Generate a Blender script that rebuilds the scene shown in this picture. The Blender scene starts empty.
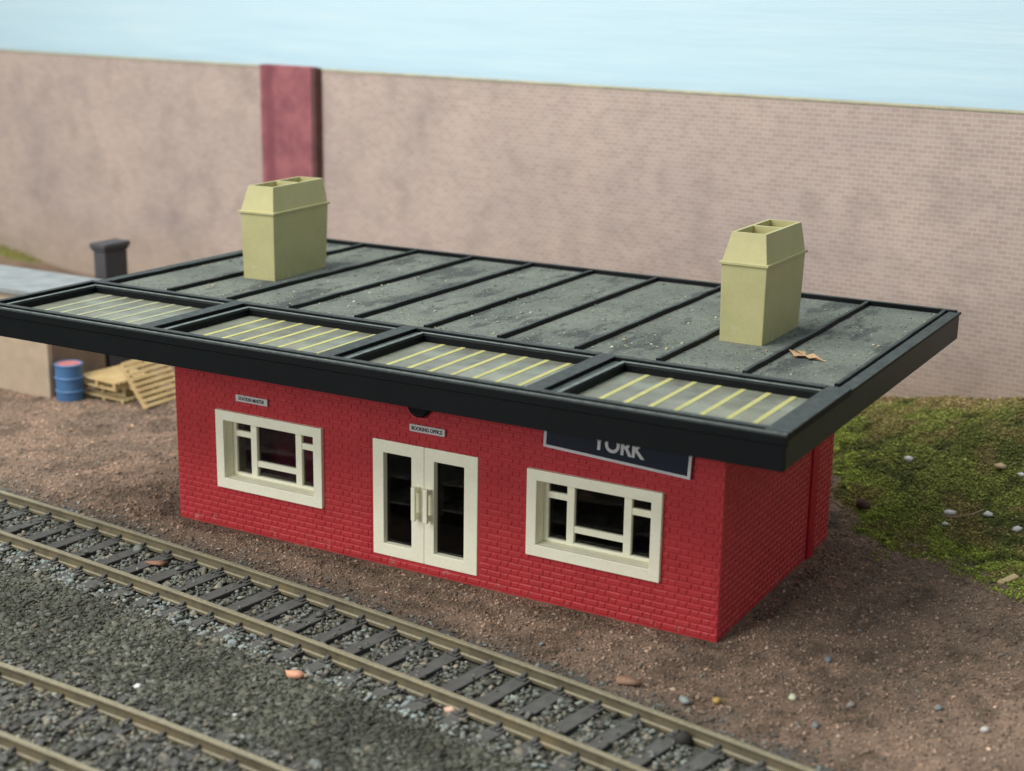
import bpy, math
import numpy as np
from mathutils import Matrix, Vector

rng = np.random.default_rng(11)
scene = bpy.context.scene
COL = scene.collection

# ------------------------------------------------------------------ helpers
def lin(r, g, b):
    f = lambda c: (c/255/12.92) if c/255 <= .04045 else ((c/255+.055)/1.055)**2.4
    return (f(r), f(g), f(b), 1.0)

def link(o):
    COL.objects.link(o); return o

class MB:
    """collects shapes for ONE mesh"""
    def __init__(s): s.v, s.f = [], []
    def add(s, vs, fs):
        n = len(s.v); s.v += [tuple(map(float, p)) for p in vs]; s.f += [tuple(i+n for i in q) for q in fs]
    def box(s, x0, x1, y0, y1, z0, z1):
        s.hexa([(x0,y0,z0),(x1,y0,z0),(x1,y1,z0),(x0,y1,z0),(x0,y0,z1),(x1,y0,z1),(x1,y1,z1),(x0,y1,z1)])
    def hexa(s, c):
        s.add(c, [(0,3,2,1),(4,5,6,7),(0,1,5,4),(1,2,6,5),(2,3,7,6),(3,0,4,7)])
    def extrude(s, prof, axis, a, b):
        """closed 2-D profile run along x ('x': profile is y,z) or y ('y': profile is x,z)"""
        n = len(prof)
        pt = (lambda t, p: (t, p[0], p[1])) if axis == 'x' else (lambda t, p: (p[0], t, p[1]))
        s.add([pt(a, p) for p in prof]+[pt(b, p) for p in prof],
              [tuple(range(n-1, -1, -1)), tuple(range(n, 2*n))]+[(i, (i+1) % n, n+(i+1) % n, n+i) for i in range(n)])
    def lathe(s, prof, seg=32, cx=0, cy=0):
        n = len(prof); vs = []
        for k in range(seg):
            a = 2*math.pi*k/seg
            vs += [(cx+r*math.cos(a), cy+r*math.sin(a), z) for r, z in prof]
        fs = []
        for k in range(seg):
            m = (k+1) % seg
            for i in range(n-1):
                fs.append((k*n+i, m*n+i, m*n+i+1, k*n+i+1))
        fs.append(tuple(k*n for k in reversed(range(seg)))); fs.append(tuple(k*n+n-1 for k in range(seg)))
        s.add(vs, fs)
    def build(s, name, mat, parent=None, bevel=0, seg=2, smooth=False):
        me = bpy.data.meshes.new(name); me.from_pydata(s.v, [], s.f); me.update()
        import bmesh
        bm = bmesh.new(); bm.from_mesh(me); bmesh.ops.recalc_face_normals(bm, faces=bm.faces); bm.to_mesh(me); bm.free()
        o = link(bpy.data.objects.new(name, me)); me.materials.append(mat)
        if parent: o.parent = parent
        if bevel:
            m = o.modifiers.new('bevel', 'BEVEL'); m.width = bevel; m.segments = seg; m.limit_method = 'ANGLE'; m.angle_limit = math.radians(40)
        if smooth:
            me.polygons.foreach_set('use_smooth', [True]*len(me.polygons))
        return o

def empty(name, label, cat, loc=(0,0,0), group=None):
    o = link(bpy.data.objects.new(name, None)); o.location = loc; o.empty_display_size = .2
    o['label'] = label; o['category'] = cat
    if group: o['group'] = group
    return o
def tag(o, label, cat, group=None, kind=None):
    o['label'] = label; o['category'] = cat
    if group: o['group'] = group
    if kind: o['kind'] = kind
    return o
def dup(o, parent=None):
    c = o.copy(); link(c)
    if parent: c.parent = parent
    for ch in list(o.children): dup(ch, c)
    return c

# ------------------------------------------------------------------ value noise (numpy)
def vnoise(x, y, seed=0):
    xi, yi = np.floor(x).astype(np.int64), np.floor(y).astype(np.int64); xf, yf = x-xi, y-yi
    u, v = xf*xf*(3-2*xf), yf*yf*(3-2*yf)
    def h(a, b):
        n = (a*374761393 + b*668265263 + seed*982451653) & 0xffffffff
        n = ((n ^ (n >> 13))*1274126177) & 0xffffffff
        return ((n ^ (n >> 16)) & 0xffff)/65535.
    return (h(xi,yi)*(1-u)+h(xi+1,yi)*u)*(1-v)+(h(xi,yi+1)*(1-u)+h(xi+1,yi+1)*u)*v
def fbm(x, y, oct=4, seed=0):
    t, a, s = 0, .5, 0
    for i in range(oct):
        t = t+a*vnoise(x*2**i, y*2**i, seed+i); s += a; a *= .55
    return t/s
def sstep(a, b, x):
    t = np.clip((x-a)/(b-a), 0, 1); return t*t*(3-2*t)

# ------------------------------------------------------------------ materials
def new_mat(name):
    m = bpy.data.materials.new(name); m.use_nodes = True
    nt = m.node_tree; b = nt.nodes['Principled BSDF']
    return m, nt, b
def N(nt, t, **k):
    n = nt.nodes.new(t)
    for a, v in k.items():
        if a.startswith('i_'):
            key = a[2:]; n.inputs[int(key) if key.isdigit() else key.replace('_', ' ')].default_value = v
        else: setattr(n, a, v)
    return n
def coords(nt, scale=(1,1,1), rot=(0,0,0)):
    tc = N(nt, 'ShaderNodeTexCoord'); mp = N(nt, 'ShaderNodeMapping')
    mp.inputs['Scale'].default_value = scale; mp.inputs['Rotation'].default_value = rot
    nt.links.new(tc.outputs['Object'], mp.inputs['Vector']); return mp.outputs['Vector']
def noise(nt, vec, scale, detail=4, rough=.55):
    n = N(nt, 'ShaderNodeTexNoise', i_Scale=scale, i_Detail=detail, i_Roughness=rough)
    nt.links.new(vec, n.inputs['Vector']); return n.outputs['Fac']
def ramp(nt, fac, stops):
    r = N(nt, 'ShaderNodeValToRGB'); e = r.color_ramp.elements
    while len(e) < len(stops): e.new(.5)
    for i, (p, c) in enumerate(stops):
        e[i].position = p; e[i].color = c if len(c) == 4 else (*c, 1)
    nt.links.new(fac, r.inputs[0]); return r.outputs[0]
def mix(nt, fac, a, b, mode='MIX'):
    m = N(nt, 'ShaderNodeMix', data_type='RGBA', blend_type=mode)
    if isinstance(fac, float): m.inputs[0].default_value = fac
    else: nt.links.new(fac, m.inputs[0])
    for k, s in ((6, a), (7, b)):
        if isinstance(s, tuple): m.inputs[k].default_value = s
        else: nt.links.new(s, m.inputs[k])
    return m.outputs[2]
def mth(nt, op, a, b=0., clamp=False):
    m = N(nt, 'ShaderNodeMath', operation=op, use_clamp=clamp)
    for k, s in ((0, a), (1, b)):
        if isinstance(s, (int, float)): m.inputs[k].default_value = s
        else: nt.links.new(s, m.inputs[k])
    return m.outputs[0]
def bump(nt, b, h, strength=.3, dist=.02):
    n = N(nt, 'ShaderNodeBump', i_Strength=strength, i_Distance=dist)
    nt.links.new(h, n.inputs['Height']); nt.links.new(n.outputs[0], b.inputs['Normal'])
def upness(nt):
    g = N(nt, 'ShaderNodeNewGeometry'); s = N(nt, 'ShaderNodeSeparateXYZ'); nt.links.new(g.outputs['Normal'], s.inputs[0]); return s.outputs[2]

def plastic(name, c, c2=None, rough=.45, dust=0., dust_col=lin(120,125,115), spec=.4, bumpy=.02, speck=.06):
    m, nt, b = new_mat(name); v = coords(nt)
    n1 = noise(nt, v, 1.3, 5); n2 = noise(nt, v, 14, 4, .65)
    c2 = c2 or tuple(x*.8 for x in c[:3])+(1,)
    col = mix(nt, ramp(nt, n1, [(.35, (0,0,0)), (.68, (1,1,1))]), c, c2)
    sp = ramp(nt, n2, [(.3, (1-speck,)*3), (.5, (1,1,1)), (.72, (1+speck*.5,)*3)])
    col = mix(nt, 1.0, col, sp, 'MULTIPLY')
    if dust:
        up = mth(nt, 'MULTIPLY', mth(nt, 'SUBTRACT', upness(nt), .35, True), 1.5, True)
        d = mth(nt, 'MULTIPLY', up, mth(nt, 'MULTIPLY', ramp(nt, noise(nt, v, 5, 6, .7), [(.3, (.35,)*3), (.65, (1,1,1))]), dust))
        col = mix(nt, d, col, dust_col)
        r = mth(nt, 'ADD', mth(nt, 'MULTIPLY', d, .4), rough); nt.links.new(r, b.inputs['Roughness'])
    else:
        b.inputs['Roughness'].default_value = rough
    nt.links.new(col, b.inputs['Base Color']); b.inputs['Specular IOR Level'].default_value = spec
    bump(nt, b, n2, bumpy, .03)
    return m

M = {}
M['red'] = plastic('red_plastic', lin(182,56,60), lin(173,51,56), .45, .2, lin(165,100,95), .3, .02)
M['red_smooth'] = plastic('red_smooth_plastic', lin(176,28,46), None, .45)
def add_scuff(m, zmax, col):
    nt = m.node_tree; b = nt.nodes['Principled BSDF']; old = b.inputs['Base Color'].links[0].from_socket; v = coords(nt)
    sp = N(nt, 'ShaderNodeSeparateXYZ'); nt.links.new(v, sp.inputs[0])
    mr = N(nt, 'ShaderNodeMapRange', i_1=zmax, i_2=zmax-.4); nt.links.new(sp.outputs[2], mr.inputs[0])
    k = ramp(nt, noise(nt, v, 2.6, 6, .75), [(.56, (0,0,0)), (.66, (.7,)*3)])
    nt.links.new(mix(nt, mth(nt, 'MULTIPLY', k, mr.outputs[0]), old, col), b.inputs['Base Color'])
M['cream'] = plastic('cream_plastic', lin(247,245,220), lin(242,239,213), .4, .1, lin(200,198,170), .4)
M['stone'] = plastic('khaki_plastic', lin(172,167,121), lin(163,158,113), .55, .25, lin(145,145,118), .25)
add_scuff(M['stone'], 6.6, lin(190,190,178)); add_scuff(M['red'], .45, lin(188,130,122))
M['black'] = plastic('black_plastic', lin(7,11,13), lin(4,8,10), .55, .5, lin(100,110,109), .16, .1, .3)
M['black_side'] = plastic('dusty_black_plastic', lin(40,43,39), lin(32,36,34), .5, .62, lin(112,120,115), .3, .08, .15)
M['worn_lit'] = plastic('worn_lit_edge', lin(40,46,46), lin(30,35,36), .55, .95, lin(116,126,122), .2, .15, .3)  # worn, dusty edges, with their thin highlights put into the paler colour
M['yellow'] = plastic('glazing_bar_yellow', lin(182,180,104), lin(160,158,98), .6, .35, lin(130,130,105), speck=.15)
M['cream_bar'] = plastic('glazing_bar_cream', lin(156,160,124), lin(138,142,112), .6, .35, lin(130,130,112), speck=.15)
M['white_card'] = plastic('white_card', lin(205,200,195), lin(185,180,178), .6)
M['ink'] = plastic('black_ink', lin(25,24,26), None, .6)
M['navy'] = plastic('navy_sign', lin(8,19,36), lin(9,24,44), .4)
M['sign_white'] = plastic('sign_white', lin(205,205,205), None, .5)
M['interior'] = plastic('interior_unlit', lin(34,20,26), lin(28,16,22), .6)  # near-black colour stands in for the unlit rooms behind the glass
M['rail'] = None
M['drum'] = plastic('blue_drum_paint', lin(70,112,156), lin(58,94,134), .5, .2, lin(130,150,165))
M['drum_lid'] = plastic('faded_red_lid', lin(190,120,118), lin(160,100,98), .6)
M['pallet'] = plastic('pale_wood', lin(198,174,126), lin(178,152,106), .75, speck=.2)
M['pallet_b'] = plastic('greyed_wood', lin(186,170,128), lin(164,144,102), .75)
M['hut_wall'] = plastic('hut_render', lin(176,158,136), lin(160,142,122), .85)
M['hut_roof'] = plastic('hut_roof_felt', lin(142,148,150), lin(122,128,130), .8)
M['hut_chimney'] = plastic('sooty_brick', lin(72,70,72), lin(58,56,60), .8)
M['pier'] = plastic('red_brick_paper', lin(158,98,102), lin(128,76,84), .85, speck=.1)
def add_streak(m, x0, x1, col):
    nt = m.node_tree; b = nt.nodes['Principled BSDF']; old = b.inputs['Base Color'].links[0].from_socket
    v = coords(nt); sp = N(nt, 'ShaderNodeSeparateXYZ'); nt.links.new(v, sp.inputs[0])
    xx = mth(nt, 'ADD', sp.outputs[0], mth(nt, 'MULTIPLY', mth(nt, 'SUBTRACT', noise(nt, coords(nt, (1,1,.35)), .9, 4), .5), .5))
    d = mth(nt, 'ABSOLUTE', mth(nt, 'SUBTRACT', xx, (x0+x1)/2))
    mr = N(nt, 'ShaderNodeMapRange', i_1=(x1-x0)*.8, i_2=(x1-x0)*.3); nt.links.new(d, mr.inputs[0])
    nt.links.new(mix(nt, mth(nt, 'MULTIPLY', mr.outputs[0], .7), old, col), b.inputs['Base Color'])
add_streak(M['pier'], -13.7, -13.2, lin(112,62,70))
M['pier_side_shade'] = plastic('shaded_pier_side', lin(98,66,64), lin(82,56,55), .9)  # darker copy for the pier's side face, its shade put into the colour
M['coping'] = plastic('coping_edge', lin(172,166,138), lin(146,143,124), .8, speck=.2)

def glass_mat():
    m, nt, b = new_mat('window_glass'); nt.nodes.remove(b)
    out = nt.nodes['Material Output']
    t = N(nt, 'ShaderNodeBsdfTransparent'); t.inputs[0].default_value = (.72,.72,.72,1)
    g = N(nt, 'ShaderNodeBsdfGlossy'); g.inputs['Roughness'].default_value = .06
    f = N(nt, 'ShaderNodeFresnel', i_IOR=1.45)
    mx = N(nt, 'ShaderNodeMixShader'); nt.links.new(mth(nt, 'MULTIPLY', f.outputs[0], .5), mx.inputs[0]); nt.links.new(t.outputs[0], mx.inputs[1]); nt.links.new(g.outputs[0], mx.inputs[2])
    nt.links.new(mx.outputs[0], out.inputs[0]); return m
M['glass'] = glass_mat()

def skylight_mat():
    m, nt, b = new_mat('frosted_skylight'); v = coords(nt); vs = coords(nt, (1.6, .35, 1))
    a = noise(nt, v, 1.1, 5, .6); c = noise(nt, vs, 2.2, 4)
    col = ramp(nt, a, [(.3, lin(84,82,72)), (.47, lin(104,108,94)), (.7, lin(128,134,119))])
    col = mix(nt, ramp(nt, c, [(.5, (0,0,0)), (.75, (.55,)*3)]), col, lin(120,104,95))
    col = mix(nt, ramp(nt, noise(nt, v, 30, 3, .7), [(.3, (.35,)*3), (.6, (0,0,0))]), col, lin(95,98,92))
    nt.links.new(col, b.inputs['Base Color']); b.inputs['Roughness'].default_value = .42
    b.inputs['Specular IOR Level'].default_value = .45
    bump(nt, b, noise(nt, v, 9, 3), .12, .03); return m
M['skylight'] = skylight_mat()

def deck_mat():
    m, nt, b = new_mat('gritty_roof_felt'); v = coords(nt); vs = coords(nt, (.5, .16, 1), (0,0,.25))
    big = noise(nt, v, .55, 5, .6); sm = noise(nt, v, 15, 5, .8); sm2 = noise(nt, v, 7, 5, .75)
    col = ramp(nt, big, [(.3, lin(88,95,92)), (.55, lin(106,112,105)), (.75, lin(118,124,115))])
    sw = noise(nt, vs, 2.1, 6, .62)                      # rubbed, darker swathes
    col = mix(nt, ramp(nt, sw, [(.54, (0,0,0)), (.60, (.75,)*3), (.8, (.9,)*3)]), col, lin(60,63,65))
    col = mix(nt, ramp(nt, noise(nt, coords(nt, (1.2,.5,1), (0,0,-.5)), 1.7, 4, .6), [(.60, (0,0,0)), (.70, (.7,)*3)]), col, lin(58,61,63))
    col = mix(nt, ramp(nt, sm2, [(.32, (.75,)*3), (.48, (0,0,0))]), col, lin(62,66,62))
    col = mix(nt, ramp(nt, sm, [(.30, (.7,)*3), (.44, (0,0,0))]), col, lin(66,69,64))
    col = mix(nt, ramp(nt, sm, [(.56, (0,0,0)), (.66, (.8,)*3)]), col, lin(146,150,132))
    nt.links.new(col, b.inputs['Base Color']); b.inputs['Roughness'].default_value = .85
    b.inputs['Specular IOR Level'].default_value = .15
    bump(nt, b, mth(nt, 'ADD', sm, mth(nt, 'MULTIPLY', sm2, .6)), .6, .05); return m
M['deck'] = deck_mat()

def attr_mat(name, rough=.85, fine=20, amount=.35, spec=.2, bump_s=.35):
    m, nt, b = new_mat(name); v = coords(nt)
    a = N(nt, 'ShaderNodeAttribute', attribute_name='Col')
    n = noise(nt, v, fine, 5, .7)
    lo, hi = 1-amount, 1+amount
    col = mix(nt, 1.0, a.outputs['Color'], ramp(nt, n, [(.3, (lo,)*3), (.7, (hi,)*3)]), 'MULTIPLY')
    nt.links.new(col, b.inputs['Base Color']); b.inputs['Roughness'].default_value = rough; b.inputs['Specular IOR Level'].default_value = spec
    if bump_s: bump(nt, b, n, bump_s, .04)
    return m
M['ground'] = attr_mat('earth_and_cinder', .9, 13, .45, .12, .9)
M['stones'] = attr_mat('stone_chips', .75, 9, .25, .3, .2)
M['moss'] = attr_mat('mossy_turf', .9, 12, .3, .1, .2)
M['leaf'] = plastic('dry_leaf', lin(178,148,112), lin(154,124,92), .8, speck=.2)

def rail_mat():
    m, nt, b = new_mat('dusty_rail'); v = coords(nt)
    n = noise(nt, v, 1.6, 6, .65); n2 = noise(nt, v, 12, 4, .7)
    side = ramp(nt, n, [(.32, lin(86,76,58)), (.5, lin(106,98,76)), (.7, lin(124,108,76))])
    side = mix(nt, ramp(nt, n2, [(.35, (.5,)*3), (.5, (0,0,0))]), side, lin(92,88,76))
    top = ramp(nt, n2, [(.3, lin(112,106,86)), (.7, lin(146,141,118))])
    up = mth(nt, 'MULTIPLY', mth(nt, 'SUBTRACT', upness(nt), .6, True), 3., True)
    col = mix(nt, up, side, top)
    nt.links.new(col, b.inputs['Base Color']); b.inputs['Roughness'].default_value = .55
    b.inputs['Metallic'].default_value = .15
    bump(nt, b, n2, .2, .02); return m
M['rail'] = rail_mat()
M['sleeper'] = plastic('sleeper_plastic', lin(70,70,71), lin(57,56,55), .8, .85, lin(98,98,95), .15, .12, .3)

def backwall_mat():
    m, nt, b = new_mat('faded_brick_paper')
    tc = N(nt, 'ShaderNodeTexCoord'); sp = N(nt, 'ShaderNodeSeparateXYZ'); cb = N(nt, 'ShaderNodeCombineXYZ')
    nt.links.new(tc.outputs['Object'], sp.inputs[0]); nt.links.new(sp.outputs[0], cb.inputs[0]); nt.links.new(sp.outputs[2], cb.inputs[1])
    br = N(nt, 'ShaderNodeTexBrick', i_Scale=1.0, i_Mortar_Size=.016, i_Mortar_Smooth=.25, i_Bias=0., i_Brick_Width=.33, i_Row_Height=.15)
    br.inputs['Color1'].default_value = lin(178,162,155); br.inputs['Color2'].default_value = lin(167,150,143); br.inputs['Mortar'].default_value = lin(188,177,167)
    nt.links.new(cb.outputs[0], br.inputs['Vector'])
    v = tc.outputs['Object']
    col = br.outputs['Color']
    big = noise(nt, v, .22, 4, .6)
    col = mix(nt, 1., col, ramp(nt, big, [(.3, (.88,.87,.88)), (.7, (1.08,1.06,1.03))]), 'MULTIPLY')
    st = coords(nt, (.5, 1, .8))
    col = mix(nt, ramp(nt, noise(nt, st, .55, 5, .6), [(.52, (0,0,0)), (.74, (.42,)*3)]), col, lin(126,117,114))
    col = mix(nt, ramp(nt, noise(nt, v, .7, 2, .5), [(.54, (0,0,0)), (.72, (.24,)*3)]), col, lin(116,106,104))
    # sandy, faintly mossy foot of the wall
    z = N(nt, 'ShaderNodeMapRange', i_1=4.2, i_2=0.8); nt.links.new(mth(nt, 'ADD', sp.outputs[2], mth(nt, 'MULTIPLY', big, 1.8)), z.inputs[0])
    col = mix(nt, mth(nt, 'MULTIPLY', z.outputs[0], .55), col, lin(158,140,112))
    nt.links.new(col, b.inputs['Base Color']); b.inputs['Roughness'].default_value = .85; b.inputs['Specular IOR Level'].default_value = .15
    return m
M['backwall'] = backwall_mat()

def sky_mat():
    m, nt, b = new_mat('painted_sky_board'); v = coords(nt)
    st = coords(nt, (.06, 1, .9), (0,.03,0))
    sp = N(nt, 'ShaderNodeSeparateXYZ'); nt.links.new(v, sp.inputs[0])
    col = ramp(nt, noise(nt, st, 2.4, 6, .65), [(.3, lin(174,204,218)), (.55, lin(184,211,222)), (.75, lin(196,217,225))])
    mr = N(nt, 'ShaderNodeMapRange', i_1=10., i_2=18.); nt.links.new(sp.outputs[2], mr.inputs[0])
    col = mix(nt, mr.outputs[0], col, lin(190,212,222))
    nt.links.new(col, b.inputs['Base Color']); b.inputs['Roughness'].default_value = .6; b.inputs['Specular IOR Level'].default_value = .2
    bump(nt, b, noise(nt, st, 5, 5, .7), .25, .05); return m
M['sky'] = sky_mat()

# ------------------------------------------------------------------ the lie of the land
WA, WB = -.1475, 19.53                       # back wall face: y = WB + WA*x
def wall_y(x): return WB + WA*x
def bank(x, y):
    amp = np.interp(x, [-60,-36,-29,-21,6,11,15,17,20,27,45], [1.2,1.1,.35,0,.2,.9,1.5,1.9,2.4,2.9,3.2])
    return amp*sstep(9.0, 1., (y-8.6)/(wall_y(x)-8.6)*0+1.) if False else amp*sstep(0, 1, (y-8.4)/(wall_y(x)-8.4))
def grass_edge(x): return np.interp(x, [-60,-31,-27,8,12,14.2,15.9,17.5,18.9,20.3,21.4,26,45], [23,23.5,40,12.5,13.6,13.4,9.7,8.1,7.7,7.2,6.8,6.0,5])
def cy1(x): return -3.405-.0939*x-.0024*x*x
def cy2(x): return -10.86+.028*x-.0053*x*x
def grassiness(x, y):
    e = grass_edge(x)+(fbm(x*1.3, y*1.3, 5, 5)-.5)*3.4
    return sstep(-.7, .9, y-e)
def height(x, y):
    h = bank(x, y)+(fbm(x*.55, y*.55, 4, 1)-.5)*.16*sstep(-3, 1, y-cy1(x)-1.2)+(fbm(x*3, y*3, 3, 2)-.5)*.10*(.35+.65*sstep(1.2, 1.9, y-cy1(x)))+(fbm(x*6.5, y*6.5, 2, 3)-.5)*.05*sstep(1.4, 2.2, y-cy1(x))
    d = y-cy1(x); h = h+.10*sstep(1.2, 1.55, d)+.05*sstep(-1.5, -1.9, d)
    h = h+grassiness(x, y)*((fbm(x*.9, y*.9, 4, 9)-.5)*.24+.02)
    # level under the building
    inside = sstep(-.9, -.1, x)*sstep(16.9, 16.1, x)*sstep(-.9, -.1, y)*sstep(8.9, 8.1, y)
    return h*(1-inside)+inside*(-.03)
def zone_colour(x, y):
    n1, n2, n3 = fbm(x*.35, y*.35, 4, 21), fbm(x*1.4, y*1.4, 4, 22), fbm(x*5, y*5, 3, 23)
    A = lambda *c: np.array(lin(*c)[:3])[None, :]
    w = lambda t: t[:, None]
    c = A(101,87,75)*w(1-sstep(.4,.62,n1))+A(117,99,85)*w(sstep(.4,.62,n1))
    c = c+(A(82,70,60)-c)*w(.75*sstep(.5,.66,n2))
    c = c+(A(134,111,94)-c)*w(.55*sstep(.55,.75,n3))
    d = y-cy1(x)                                   # greyer close to the line
    g = sstep(2.6, 1.2, d+(n2-.5)*1.6)
    c = c+(A(78,74,68)-c)*w(.85*g)
    g2 = sstep(1.6, .9, d)
    c = c+(A(70,72,66)-c)*w(g2)
    ci = sstep(-1.9, -2.7, d+(n2-.5)*1.2)          # oily cinder between the two lines
    c = c+(A(66,67,56)-c)*w(ci)
    return c*1.34
def turf_colour(x, y):
    n1, n2 = fbm(x*.5, y*.5, 4, 31), fbm(x*2.1, y*2.1, 4, 32)
    A = lambda *c: np.array(lin(*c)[:3])[None, :]
    w = lambda t: t[:, None]
    c = A(86,92,50)*w(1-sstep(.38,.6,n1))+A(104,110,57)*w(sstep(.38,.6,n1))
    c = c+(A(120,132,58)-c)*w(.85*sstep(3.4,.4,y-grass_edge(x)))
    c = c+(A(60,66,38)-c)*w(.8*sstep(.55,.68,n2))
    c = c+(A(112,100,66)-c)*w(.7*sstep(.5,.66,fbm(x*1.1, y*1.1, 3, 33)))
    c = c+(A(128,108,82)-c)*w(.5*sstep(1.2,.1,wall_y(x)-y+(n2-.5)*2.5))
    return c

def np_mesh(name, v, faces_flat, nper, mat, col=None, smooth=False):
    me = bpy.data.meshes.new(name); nf = len(faces_flat)//nper
    me.vertices.add(len(v)); me.vertices.foreach_set('co', np.ascontiguousarray(v, np.float32).ravel())
    me.loops.add(nf*nper); me.loops.foreach_set('vertex_index', np.ascontiguousarray(faces_flat, np.int32))
    me.polygons.add(nf); me.polygons.foreach_set('loop_start', np.arange(nf, dtype=np.int32)*nper)
    if smooth: me.polygons.foreach_set('use_smooth', np.ones(nf, dtype=bool))
    me.update(calc_edges=True); me.validate()
    if col is not None:
        a = me.attributes.new('Col', 'FLOAT_COLOR', 'POINT')
        a.data.foreach_set('color', np.ascontiguousarray(np.concatenate([col, np.ones((len(col),1))], 1), np.float32).ravel())
    me.materials.append(mat)
    return link(bpy.data.objects.new(name, me))

def build_ground():
    xs = np.concatenate([np.linspace(-70,-20,60), np.linspace(-19.9,27,390), np.linspace(27.5,60,40)])
    ys = np.concatenate([np.linspace(-40,-14.5,30), np.linspace(-14.4,16,300), np.linspace(16.2,34,60)])
    X, Y = np.meshgrid(xs, ys); x, y = X.ravel(), Y.ravel()
    z = height(x, y)
    gr = grassiness(x, y)[:, None]
    c = zone_colour(x, y)*(1-gr)+turf_colour(x, y)*gr
    nx, ny = len(xs), len(ys)
    i = (np.arange(ny-1)[:, None]*nx+np.arange(nx-1)[None, :]).ravel()
    f = np.stack([i, i+1, i+nx+1, i+nx], 1).ravel()
    o = np_mesh('ground', np.stack([x, y, z], 1), f, 4, M['ground'], c, True); o['kind'] = 'structure'
build_ground()

# ------------------------------------------------------------------ chips of stone
ICO_V = []; t = (1+5**.5)/2
for a, b in ((-1,t),(1,t),(-1,-t),(1,-t)): ICO_V.append((a,b,0))
for a, b in ((-1,t),(1,t),(-1,-t),(1,-t)): ICO_V.append((0,a,b))
for a, b in ((t,-1),(t,1),(-t,-1),(-t,1)): ICO_V.append((a,0,b))
ICO_V = np.array(ICO_V)/math.sqrt(1+t*t)
ICO_F = np.array([(0,11,5),(0,5,1),(0,1,7),(0,7,10),(0,10,11),(1,5,9),(5,11,4),(11,10,2),(10,7,6),(7,1,8),(3,9,4),(3,4,2),(3,2,6),(3,6,8),(3,8,9),(4,9,5),(2,4,11),(6,2,10),(8,6,7),(9,8,1)])
OCT_V = np.array([(1,0,0),(-1,0,0),(0,1,0),(0,-1,0),(0,0,1),(0,0,-1)], float)
OCT_F = np.array([(0,2,4),(2,1,4),(1,3,4),(3,0,4),(2,0,5),(1,2,5),(3,1,5),(0,3,5)])
def rocks(name, pos, size, col, mat, base='ico', flat=.7, jag=.36):
    BV, BF = (ICO_V, ICO_F) if base == 'ico' else (OCT_V, OCT_F)
    n, k = len(pos), len(BV)
    v = BV[None]*(1+rng.uniform(-jag, jag, (n,k,1)))
    sc = np.stack([rng.uniform(.7,1.35,n), rng.uniform(.6,1.1,n), rng.uniform(.5,1.0,n)*flat], 1)
    v = v*sc[:, None, :]
    # tumble: random quaternion with limited tilt
    ang = rng.uniform(0, 2*math.pi, n); tl = rng.normal(0, .45, n); td = rng.uniform(0, 2*math.pi, n)
    ca, sa = np.cos(ang), np.sin(ang)
    Rz = np.zeros((n,3,3)); Rz[:,0,0]=ca; Rz[:,0,1]=-sa; Rz[:,1,0]=sa; Rz[:,1,1]=ca; Rz[:,2,2]=1
    ux, uy = np.cos(td), np.sin(td); c, s = np.cos(tl), np.sin(tl)
    Rt = np.zeros((n,3,3)); Rt[:,0,0]=c+ux*ux*(1-c); Rt[:,0,1]=ux*uy*(1-c); Rt[:,0,2]=uy*s
    Rt[:,1,0]=ux*uy*(1-c); Rt[:,1,1]=c+uy*uy*(1-c); Rt[:,1,2]=-ux*s; Rt[:,2,0]=-uy*s; Rt[:,2,1]=ux*s; Rt[:,2,2]=c
    v = np.einsum('nij,nkj->nki', Rt@Rz, v)*size[:, None, None]+pos[:, None, :]
    f = (BF[None]+(np.arange(n)*k)[:, None, None]).ravel()
    return np_mesh(name, v.reshape(-1,3), f, 3, mat, np.repeat(col, k, 0))
def palette(n, cols, weights, jit=.18):
    P = np.array([lin(*c)[:3] for c in cols]); w = np.array(weights, float); w /= w.sum()
    return P[rng.choice(len(cols), n, p=w)]*rng.uniform(1-jit, 1+jit, (n,1))*rng.uniform(.975,1.025,(n,3))

SP = .94                                   # sleeper spacing
def track_stuff(n, cy, x0, x1, tmin, tmax, keep_top=.07):
    x = rng.uniform(x0, x1, n); t = rng.uniform(tmin, tmax, n)
    y = cy(x)+t
    ph = np.abs(((x+.12*t)/SP) % 1-.5)*SP     # distance from the gap centre
    on = (ph > SP*.5-.21) & (np.abs(t) < 1.8)
    ok = (~on | (rng.random(n) < np.where(np.abs(t) > 1.3, .42, keep_top))) & (np.abs(np.abs(t)-1.02) > .13)
    return x[ok], y[ok], t[ok], on[ok]
GREYS = [(98,101,95),(114,119,112),(134,139,131),(84,84,77),(112,107,95),(68,67,62),(100,98,87),(134,127,113)]
xs_, ys_, ts_, on_ = track_stuff(24000, cy1, -16, 27, -2.0, 1.42)
z_ = height(xs_, ys_)+rng.uniform(.0,.07,len(xs_))+on_*.085
o = rocks('ballast', np.stack([xs_, ys_, z_], 1), rng.lognormal(math.log(.052), .36, len(xs_)).clip(.022,.15), palette(len(xs_), GREYS, [6,5,2.4,4,2.2,3,3,.8]), M['stones'])
tag(o, 'grey stone ballast packed between the sleepers of the line nearest the building', 'ballast', kind='stuff')
n = 1500; x = rng.uniform(-16, 27, n); t = -rng.uniform(1.15, 1.95, n); y = cy1(x)+t   # paler chips along the near shoulder
k = fbm(x*.8, y*.8, 3, 77) > .47; x, y = x[k], y[k]; n = len(x)
o = rocks('shoulder_chips', np.stack([x, y, height(x,y)+rng.uniform(.03,.1,n)], 1), rng.lognormal(math.log(.062), .33, n).clip(.03,.14), palette(n, [(132,141,139),(118,126,124),(146,152,146),(128,120,104)], [4,4,2,1]), M['stones'])
tag(o, 'pale blue-grey chips along the near shoulder of the curving line', 'stone chips', kind='stuff')
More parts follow.
